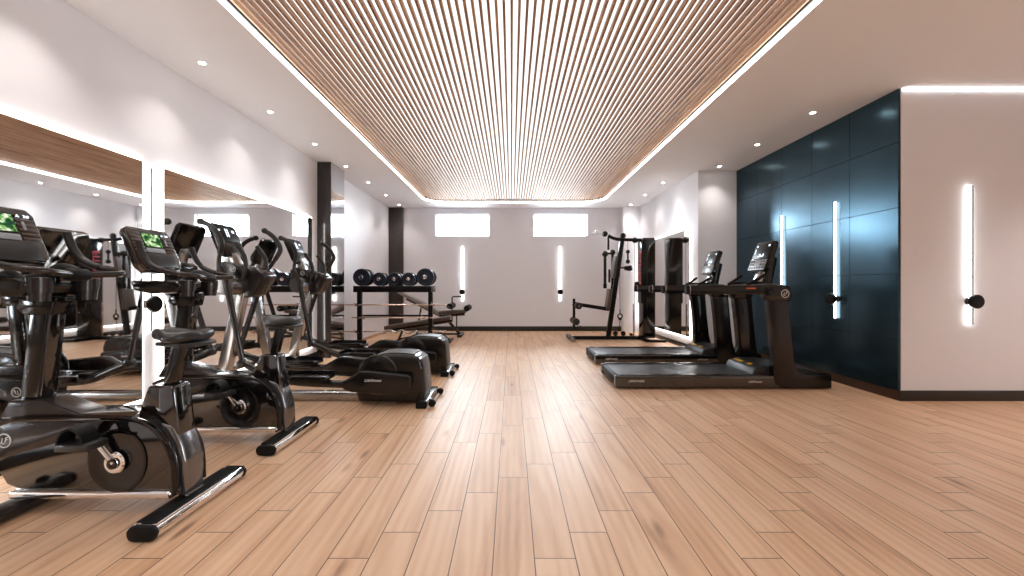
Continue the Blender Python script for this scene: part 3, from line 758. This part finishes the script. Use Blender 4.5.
        hp3 = [(x, ym + s * k, z) for (x, z), k in zip(hp, yo)]
        hn = obj('swing_handle', B().tube(hp3, [.028, .024, .020, .018, .018, .018, .018, .018], 12, 5), GREY, o)
        obj('grip', B().tube(hp3[3:], .0235, 12, 5).ball(hp3[-1], .030, 14), GRIP, hn)
        # fixed inner handle
        y2 = Y + s * .155
        fh = [(-2.50, y2, 1.16), (-2.458, y2, 1.27), (-2.475, y2, 1.38), (-2.555, y2, 1.50)]
        fo = obj('fixed_handle', B().tube(fh, .016, 12, 5), GREY, o)
        obj('grip', B().tube(fh[1:], .020, 12, 5), GRIP, fo)
    # mast and pivot drum
    obj('mast_base', B().box(-2.89, -2.56, Y - .12, Y + .12, .03, .14, .018, 3).box(-2.86, -2.64, Y - .085, Y + .085, .13, .20, .016, 3), GREY, o)
    obj('mast', B().prism([(-2.845, .17), (-2.735, .17), (-2.545, 1.06), (-2.655, 1.06)], Y - .045, Y + .045, 'y', .014, 3), SILVER, o)
    obj('pivot_drum', B().lathe((-2.61, Y, 1.115), (0, 1, 0), [(-.25, 0), (-.25, .084), (-.242, .095), (-.225, .099), (.195, .099), (.208, .095), (.215, .084), (.215, 0)], 40), GREYL, o)
    nk = obj('neck_shroud', B().prism([(-2.66, 1.02), (-2.545, .985), (-2.46, 1.01), (-2.345, 1.185), (-2.36, 1.235), (-2.46, 1.285), (-2.72, 1.315), (-2.74, 1.24)], Y - .04, Y + .16, 'y', .026, 3, 12), GREY, o)
    obj('dash', B().prism([(-2.76, 1.20), (-2.76, 1.30), (-2.70, 1.335), (-2.56, 1.30), (-2.50, 1.22), (-2.52, 1.18)], Y - .13, Y + .13, 'y', .016, 3, 12), SHROUD2, o)
    emblem((-2.60, Y - .1312, 1.262), (1, 0, 0), (0, 0, 1), .026, WHITEL, nk)
    # console
    O = V((-2.655, Y, 1.39)); v = V((-.135, 0, .32)).normalized(); u = V((0, 1, 0)); n = u.cross(v)
    t_ = [(-.12, 0), (-.165, .05), (-.165, .30), (-.14, .335), (.14, .335), (.165, .30), (.165, .05), (.12, 0)]
    cs = obj('console', B().prism(t_, -.05, 0, 'z', .010, 3), BLACK, o)
    for vt in cs.data.vertices:
        c = vt.co + o.location; vt.co = O + u * c.x + v * c.y + n * c.z - o.location
    obj('display', B().frame(O, u, v, n, (-.145, .145), (.155, .31), (0, .003), .001), BLACKM, cs)
    for q in ((-.016, -.006, .20, .285), (.010, .020, .20, .285), (-.105, -.085, .255, .27), (.075, .105, .25, .275)):
        obj('lit_mark', B().frame(O, u, v, n, q[:2], q[2:], (.003, .0045)), DIGIT, cs)
    obj('keypad', B().frame(O, u, v, n, (-.125, .125), (.03, .14), (0, .004), .0015), GREY, cs)
    obj('console_bracket', B().prism([(-2.70, 1.29), (-2.60, 1.27), (-2.69, 1.47), (-2.745, 1.46)], Y - .06, Y + .06, 'y', .008), SILVER, o)
    return o
ell = make_elliptical()
dup(ell, (0, 1.245, 0), 'farther elliptical trainer, between the nearer one and the dumbbell rack')

# ------------------------------------------------------------------ treadmill (built where the nearer one stands)
def make_treadmill():
    y0, y1 = 4.26, 5.00; Y = 4.63
    o = thing('treadmill', 'nearer treadmill in front of the blue panel wall', 'treadmill', (2.2, Y, 0), 'treadmills')
    side = [(1.155, .012), (1.108, .060), (1.108, .142), (2.74, .142), (2.80, .160), (2.84, .12), (2.92, .012)]
    for s, ya, yb in ((-1, y0 + .006, y0 + .085), (1, y1 - .085, y1 - .006)):
        sr = obj('side_rail', B().prism([(1.128, .014), (1.110, .034), (1.110, .143), (2.95, .143), (2.95, .014)], ya, yb, 'y', .010, 3), SHROUD, o)
        if s < 0:
            obj('lettering', B().text('LIFEFITNESS', .032, (1.335, ya - .0005, .085), (1, 0, 0), (0, 0, 1)).text('LifeFitness', .034, (2.60, ya - .0005, .080), (1, 0, 0), (0, 0, 1), .2), WHITEL, sr)
        obj('foot_rail', B().box(1.16, 2.75, ya + .006, yb - .002, .143, .150, .003), GREY, o)
    obj('belt', B().box(1.15, 2.95, y0 + .08, y1 - .08, .115, .139, .010, 3), BELT, o)
    obj('rear_roller', B().cyl((1.15, Y, .095), (0, 1, 0), .045, .56, .008, 24).box(1.125, 1.20, y0 + .085, y1 - .085, .02, .075, .01), RUBBER, o)
    # motor hood and nose
    obj('motor_hood', B().prism([(2.62, .14), (2.66, .205), (2.76, .232), (2.95, .235), (3.36, .170), (3.40, .150), (3.405, .02), (2.62, .02)], y0 + .086, y1 - .086, 'y', .018, 3, 10), GREYP, o)
    lb = B()
    lb.frame((2.70, Y, .2175), (1, 0, .27), (0, 1, 0), (-.26, 0, .96), (-.012, .02), (-.12, -.05), (-.004, .0035)).frame((2.70, Y, .2175), (1, 0, .27), (0, 1, 0), (-.26, 0, .96), (-.012, .02), (.06, .22), (-.004, .0035))
    obj('warning_label', lb, YELLOW, o)
    # uprights with their curved feet
    up = [(2.735, .955), (2.955, .955), (2.985, .60), (3.015, .32), (3.035, .24), (3.075, .185), (3.14, .162), (3.395, .160), (3.412, .145), (3.412, .012), (2.87, .012), (2.815, .06), (2.795, .15), (2.790, .40), (2.775, .62)]
    for s in (-1, 1):
        ya, yb = sorted((Y + s * .286, Y + s * .372))
        u_ = obj('upright', B().prism(up, ya, yb, 'y', .010, 3, 14), SHROUD2 if s < 0 else BLACK, o)
        # handrail with rings and end cap
        yr = Y + s * .335
        sec = lambda x, k=1.0: [(x, yr - .036 * k, 1.03), (x, yr - .036 * k, 1.085), (x, yr - .022 * k, 1.108 + .002 * (k - 1)), (x, yr + .022 * k, 1.108), (x, yr + .036 * k, 1.085), (x, yr + .036 * k, 1.03), (x, yr + .022 * k, 1.012), (x, yr - .022 * k, 1.012)]
        hr = obj('handrail', B().loft([sec(x) for x in (1.905, 2.3, 2.72)]), BLACK, o)
        obj('end_cap', B().loft([sec(1.868, .8), sec(1.885, .95), sec(1.90)]), RUBBER, hr)
        rg = B()
        for x in (1.900,): rg.loft([[(p[0], yr + (p[1] - yr) * 1.05, 1.06 + (p[2] - 1.06) * 1.05) for p in sec(q)] for q in (x, x + .010)])
        obj('trim_band', rg, SILVER, hr)
        if s < 0: obj('warning_label', B().box(2.50, 2.60, yr - .018, yr + .010, 1.1075, 1.1095).box(2.50, 2.60, yr - .0372, yr - .036, 1.070, 1.084), ORANGE, hr)
        cap = obj('rail_housing', B().prism([(2.69, 1.015), (2.69, 1.085), (2.72, 1.108), (2.94, 1.108), (2.972, 1.085), (2.975, .985), (2.955, .945), (2.735, .945), (2.70, .985)], yr - .045, yr + .045, 'y', .012, 3), BLACK, o)
        if s < 0: emblem((2.908, yr - .0455, 1.02), (1, 0, 0), (0, 0, 1), .040, WHITEL, cap)
        # hand sensor grip
        yg = Y + s * .17
        obj('sensor_grip', B().tube([(2.83, yg, 1.13), (2.78, yg, 1.135), (2.66, yg, 1.135), (2.62, yg + s * .02, 1.125)], .016, 12, 4).tube([(2.62, yg + s * .03, 1.12), (2.70, yg + s * .045, 1.165), (2.79, yg + s * .05, 1.225)], .018, 12, 4), RUBBER, o)
    obj('cross_tray', B().prism([(2.60, 1.06), (2.62, 1.112), (2.80, 1.13), (2.95, 1.12), (2.965, 1.05), (2.70, 1.02)], Y - .292, Y + .292, 'y', .014, 3), GREYP, o)
    # console and its stand
    obj('console_stand', B().prism([(2.86, 1.11), (2.97, 1.11), (3.035, 1.42), (2.965, 1.45)], Y - .07, Y + .07, 'y', .010, 3), BLACK, o)
    obj('stand_cover', B().prism([(2.80, 1.12), (2.87, 1.12), (2.93, 1.32), (2.885, 1.31)], Y - .055, Y + .055, 'y', .008, 3), SILVER, o)
    O = V((2.825, Y, 1.285)); v = V((.115, 0, .32)).normalized(); u = V((0, -1, 0)); n = u.cross(v)
    cs = obj('console', B().prism([(-.14, -.01), (-.175, .03), (-.165, .33), (-.14, .355), (.14, .355), (.165, .33), (.175, .03), (.14, -.01)], -.055, 0, 'z', .010, 3), BLACK, o)
    for vt in cs.data.vertices:
        c = vt.co + o.location; vt.co = O + u * c.x + v * c.y + n * c.z - o.location
    obj('display', B().frame(O, u, v, n, (-.145, .145), (.14, .33), (0, .003), .001), BLACKM, cs)
    for q in [(-.05 + .022 * k, -.036 + .022 * k, .165, .175 + .012 * ((k * 2) % 3)) for k in range(5)] + [(-.12, -.10, .285, .305), (.09, .115, .285, .305), (-.125, -.115, .20, .26)]:
        obj('lit_mark', B().frame(O, u, v, n, q[:2], q[2:], (.003, .0045)), DIGIT, cs)
    kp = obj('keypad', B().frame(O, u, v, n, (-.15, .15), (.0, .128), (0, .006), .002), KEYS, cs)
    kb = B()
    for i in range(6):
        for j in range(3):
            if 1 < i < 4 and j: continue
            kb.frame(O, u, v, n, (-.135 + .046 * i, -.105 + .046 * i), (.015 + .038 * j, .038 + .038 * j), (.006, .0085), .001)
    obj('buttons', kb, GREYP, kp)
    return o
tm = make_treadmill()
dup(tm, (.055, 1.29, 0), 'farther treadmill, between the nearer treadmill and the multi gym')

# ------------------------------------------------------------------ dumbbell rack with bars and dumbbells
rk = thing('dumbbell_rack', 'black steel rack holding a row of dumbbells above three bars', 'rack', (-2.08, 7.25, 0))
obj('shelf', B().box(-2.785, -1.415, 7.04, 7.44, 1.00, 1.012).box(-2.785, -1.415, 7.03, 7.05, .99, 1.10, .004).box(-2.785, -1.415, 7.43, 7.45, .99, 1.10, .004).box(-2.785, -2.765, 7.05, 7.43, .99, 1.10, .004).box(-1.435, -1.415, 7.05, 7.43, .99, 1.10, .004).box(-2.765, -1.435, 7.14, 7.17, 1.012, 1.098, .003).box(-2.765, -1.435, 7.27, 7.30, 1.012, 1.098, .003), BLACKM, rk)
for x in (-2.69, -1.435):
    for y in (7.09,):
        obj('post', B().box(x - .038, x + .038, y - .035, y + .035, 0, 1.0, .006), BLACKM, rk)
    obj('foot', B().box(x - .03, x + .03, 7.05, 7.44, .0, .04, .006), BLACKM, rk)
obj('cross_bar', B().box(-2.66, -1.47, 7.09, 7.125, .555, .59, .005).box(-2.14, -2.00, 7.082, 7.09, .545, .60, .003), BLACKM, rk)
for x in (-2.69, -1.435):
    for z in (.77, .545, .30):
        obj('hook', B().tube([(x, 7.06, z - .020), (x, 6.99, z - .024), (x, 6.975, z + .012)], .009, 10), BLACKM, rk)
def barbell(label, z, x0, x1, ez):
    y = 7.012
    o = thing('barbell', label, 'barbell', ((x0 + x1) / 2, y, z), 'bars on the rack')
    if ez:
        pts = [(x0 + .35, y, z), (-2.35, y, z), (-2.25, y, z - .035), (-2.13, y, z + .03), (-2.03, y, z - .02), (-1.93, y, z + .03), (-1.81, y, z - .035), (-1.72, y, z), (x1 - .35, y, z)]
        obj('shaft', B().tube(pts, .0125, 10, 4), SILVER, o)
    else: obj('shaft', B().tube([(x0 + .2, y, z), (x1 - .2, y, z)], .0125, 10), COPPER, o)
    for xa, xb, s in ((x0, x0 + .21, -1), (x1 - .21, x1, 1)):
        obj('sleeve', B().tube([(xa, y, z), (xb, y, z)], .0125 if z > .5 else .014, 10), COPPER, o)
        xc = xb if s < 0 else xa
        obj('collar', B().cyl((xc, y, z), (1, 0, 0), .028, .035, .006, 18).cyl((xc - .028, y, z + .02), (0, 0, 1), .006, .05, 0, 8), COPPER, o)
barbell('straight copper-toned barbell on the top hooks of the black rack', .77, -2.945, -1.16, False)
barbell('short straight bar on the middle hooks of the black rack', .545, -2.80, -1.33, False)
barbell('curved curl bar on the lowest hooks of the black rack', .30, -2.945, -1.15, True)
def dumbbell(x, R, label):
    z = 1.103 + R
    o = thing('dumbbell', label, 'dumbbell', (x, 7.21, 1.103), 'dumbbells on the rack')
    obj('handle', B().lathe((x, 7.21, z), (0, 1, 0), [(-.165, 0), (-.165, .014), (-.06, .014), (-.03, .018), (.03, .018), (.06, .014), (.165, .014), (.165, 0)], 16), CHROME, o)
    for s in (-1, 1):
        yc = 7.21 + s * .105
        pl = obj('plates', B().lathe((x, yc, z), (0, s, 0), [(-.040, 0), (-.040, R * .93), (-.034, R), (-.012, R), (-.006, R * .94), (0, R * .94), (.006, R), (.026, R), (.034, R * .93), (.032, R * .78), (.022, R * .72), (.022, R * .38), (.034, R * .33), (.034, 0)], 40), BLUE, o)
        obj('hub', B().lathe((x, yc + s * .034, z), (0, s, 0), [(0, R * .30), (.010, R * .28), (.012, R * .16), (.026, R * .15), (.028, 0)], 8), CHROME, pl)
for x, R, l in ((-2.655, .152, 'large navy dumbbell at the left end of the rack shelf'), (-2.345, .118, 'small navy dumbbell next to the large left one on the rack'),
                (-2.08, .118, 'middle one of three small navy dumbbells on the rack'), (-1.825, .118, 'small navy dumbbell next to the large right one on the rack'),
                (-1.53, .155, 'large navy dumbbell at the right end of the rack shelf')):
    dumbbell(x, R, l)

# ------------------------------------------------------------------ benches
o = thing('decline_bench', 'long dark brown sloping bench just behind the black rack', 'weight bench', (-1.7, 7.85, 0))
Y = 7.85
def slab(x0, z0, x1, z1, th, ya, yb, m, nm, par, bev=.02):
    d = V((x1 - x0, 0, z1 - z0)); n_ = V((-d.z, 0, d.x)).normalized()
    return obj(nm, B().frame((x0, 0, z0), d.normalized(), (0, 1, 0), n_, (0, d.length), (ya, yb), (0, th), bev, 3), m, par)
slab(-2.46, .245, -1.18, .445, .075, Y - .14, Y + .14, BROWNV, 'long_pad', o)
obj('frame_beam', B().tube([(-2.38, Y, .225), (-1.16, Y, .415)], .028, 8, 0), GREY, o)
obj('front_leg', B().tube([(-2.12, Y, .27), (-2.22, Y, .035)], .024, 10).box(-2.25, -2.19, Y - .22, Y + .22, 0, .05, .01), GREY, o)
obj('rear_leg', B().tube([(-1.62, Y, .36), (-1.22, Y, .035)], .026, 10).box(-1.25, -1.17, Y - .24, Y + .24, 0, .055, .012), GREY, o)
obj('brace', B().tube([(-2.20, Y, .06), (-1.42, Y, .19)], .018, 10), GREY, o)
o = thing('incline_bench', 'grey bench with raised backrest and black foam leg rollers near the far wall', 'weight bench', (-1.6, 8.75, 0))
Y = 8.75
slab(-2.47, .945, -1.56, .455, .08, Y - .13, Y + .13, GREYV, 'backrest', o)
slab(-1.57, .475, -.985, .515, .075, Y - .15, Y + .15, BROWNV, 'seat', o)
obj('frame_beam', B().tube([(-2.30, Y, .82), (-1.55, Y, .44), (-1.02, Y, .48)], .026, 8), GREY, o)
obj('rear_leg', B().tube([(-1.50, Y, .46), (-1.12, Y, .04)], .032, 10).box(-1.16, -1.06, Y - .26, Y + .26, 0, .06, .014), GREY, o)
obj('front_leg', B().tube([(-1.98, Y, .62), (-2.08, Y, .04)], .02, 10).box(-2.12, -2.05, Y - .24, Y + .24, 0, .05, .012), GREY, o)
obj('base_beam', B().tube([(-2.08, Y, .05), (-1.12, Y, .05)], .024, 10), GREY, o)
obj('roller_post', B().tube([(-1.30, Y, .36), (-1.30, Y, .85), (-1.285, Y, .865), (-1.10, Y, .868)], .016, 10).tube([(-1.20, Y, .10), (-1.20, Y, .48)], .014, 10).tube([(-1.02, Y, .52), (-.96, Y, .64)], .014, 10), GREY, o)
for x, z in ((-1.315, .665), (-.955, .62)):
    for s in (-1, 1):
        obj('foam_roller', B().cyl((x, Y + s * .15, z), (0, 1, 0), .065, .22, .015, 24), RUBBER, o)
    obj('roller_axle', B().cyl((x, Y, z), (0, 1, 0), .012, .56, 0, 12), CHROME, o)

# ------------------------------------------------------------------ multi gym
o = thing('multi_gym', 'black multi gym with weight tower and red lettering by the far right wall', 'multi gym', (1.95, 8.2, 0))
Y = 8.2; k = Y / 8.1
obj('base_beam', B().box(1.25, 2.68, Y - .035, Y + .035, .005, .075, .006), BLACKM, o)
ff = obj('front_foot', B().box(1.17, 1.25, Y - .34, Y + .34, .004, .074, .008), BLACKM, o)
for s in (-1, 1): obj('end_cap', B().box(1.165, 1.255, Y + s * .355 - .022, Y + s * .355 + .022, 0, .08, .01), SILVER, ff)
obj('rear_foot', B().box(2.70, 3.02, Y - .42, Y - .34, .0, .05, .006).box(2.62, 2.70, Y - .42, Y + .2, .005, .06, .006), BLACKM, o)
obj('main_post', B().prism([(1.935, .05), (2.025, .05), (2.305, 2.02), (2.215, 2.02)], Y - .04, Y + .04, 'y', .006), BLACKM, o)
tb_ = obj('top_beam', B().tube([(1.98, Y, 2.14), (2.06, Y, 2.09), (2.16, Y, 2.06), (2.30, Y, 2.05), (2.70, Y, 2.04)], .034, 12, 4), BLACKM, o)
for x, z in ((1.915, 2.165), (2.285, 2.125), (2.53, 2.035)):
    obj('pulley', B().cyl((x, Y, z), (0, 1, 0), .058, .045, .008, 24), BLACK, tb_)
# seat beam and leg developer
obj('seat_beam', B().prism([(1.27, .775), (1.27, .70), (1.99, .585), (2.02, .655)], Y - .03, Y + .03, 'y', .006), BLACKM, o)
obj('leg_developer', B().box(1.255, 1.305, Y - .025, Y + .025, .22, .84, .006), BLACKM, o)
for x, z in ((1.345, .70), (1.295, .385)):
    for s in (-1, 1): obj('foam_roller', B().cyl((x, Y + s * .14, z), (0, 1, 0), .068, .20, .015, 24), GRIP, o)
    obj('roller_axle', B().cyl((x, Y, z), (0, 1, 0), .013, .52, 0, 12), CHROME, o)
obj('back_pad', B().frame((1.985, Y, .62), V((.135, 0, .99)).normalized(), (0, 1, 0), V((-.99, 0, .135)).normalized(), (0, .42), (-.13, .13), (0.0, .06), .016, 3), BROWNV, o)
obj('upper_back_pad', B().frame((2.10, Y, 1.26), V((.135, 0, .99)).normalized(), (0, 1, 0), V((-.99, 0, .135)).normalized(), (0, .44), (-.13, .13), (0.0, .055), .016, 3), BROWNV, o)
# press arms with ball joints and foam grips
pa = obj('press_arm', B().tube([(1.985, Y, 2.10), (1.985, Y, 1.84)], .022, 10).tube([(1.86, Y - .20, 1.73), (2.0, Y - .20, 1.76)], .020, 10).tube([(1.985, Y - .22, 1.76), (1.985, Y + .22, 1.76)], .022, 10), BLACKM, o)
for x, yy, zt, zb in ((1.87, Y - .20, 1.74, 1.10), (2.11, Y + .16, 1.80, 1.05)):
    obj('arm_ball', B().ball((x, yy, zt), .062, 18), BLACK, pa)
    obj('arm_tube', B().tube([(x, yy, zt), (x, yy, zb)], .028, 12).cyl((x, yy, zb), (0, 0, 1), .036, .10, .01, 18), BLACKM, pa)
obj('hand_grip', B().tube([(1.955, Y - .21, 1.43), (1.955, Y - .21, 1.17)], .023, 12), GRIP, pa)
obj('lat_bar', B().tube([(1.90, Y, 2.155), (1.80, Y - .06, 2.165), (1.74, Y - .12, 2.15), (1.58, Y - .26, 2.14)], .013, 10, 4).ball((1.74, Y - .02, 2.22), .03, 12), CHROME, o)
# butterfly arm and hanging handle
obj('side_arm', B().tube([(2.10, Y - .05, 1.47), (2.36, Y - .05, 1.47)], .018, 10).prism([(2.30, 1.43), (2.30, 1.50), (2.44, 1.52), (2.46, 1.42), (2.40, 1.40)], Y - .09, Y - .01, 'y', .01), BLACKM, o)
obj('hanging_handle', B().ball((2.385, Y, 1.80), .042, 14).ball((2.385, Y, 1.60), .045, 14).tube([(2.385, Y, 1.82), (2.385, Y, 1.58)], .018, 10).tube([(2.385, Y, 2.03), (2.385, Y, 1.8)], .004, 6), BLACKM, o)
obj('cable', B().tube([(2.215, Y, 2.10), (2.225, Y, .60)], .005, 6).tube([(2.52, Y, 2.0), (2.52, Y, .15)], .004, 6).tube([(1.30, Y + .01, .30), (2.15, Y + .01, .12)], .005, 6).tube([(2.225, Y, .45), (2.20, Y, .14)], .005, 6), GREY, o)
obj('ankle_strap_hook', B().ring((2.225, Y, .48), (0, 1, 0), .045, .014, 20).box(2.195, 2.255, Y - .02, Y + .02, .40, .45, .01).tube([(2.225, Y, .62), (2.225, Y, .52)], .012, 8), BLACK, o)
for x, z in ((2.13, .125), (2.29, .125), (2.45, .105)):
    obj('pulley', B().cyl((x, Y, z), (0, 1, 0), .05 if x < 2.4 else .03, .04, .006, 20), BLACK, o)
obj('weight_pin_rod', B().cyl((2.50, Y, .40), (0, 0, 1), .014, .66, .003, 12), COPPER, o)
tw = obj('weight_tower', B().box(2.655, 2.905, Y - .13, Y + .15, .045, 2.055, .018, 3).box(2.625, 2.66, Y - .11, Y + .13, .75, 2.04, .006), BLACK, o)
obj('tower_cap', B().box(2.66, 2.90, Y - .12, Y + .14, 2.05, 2.075, .01), GREYP, tw)
obj('lettering', B().text('FITNESS', .20, (2.6242, Y, 1.47), (0, 0, -1), (0, -1, 0), 0, .0012), REDL, tw)
obj('knob', B().ball((2.50, Y - .22, 1.14), .05, 14).tube([(2.50, Y - .22, 1.14), (2.66, Y - .05, 1.10)], .014, 8), BLACK, o)
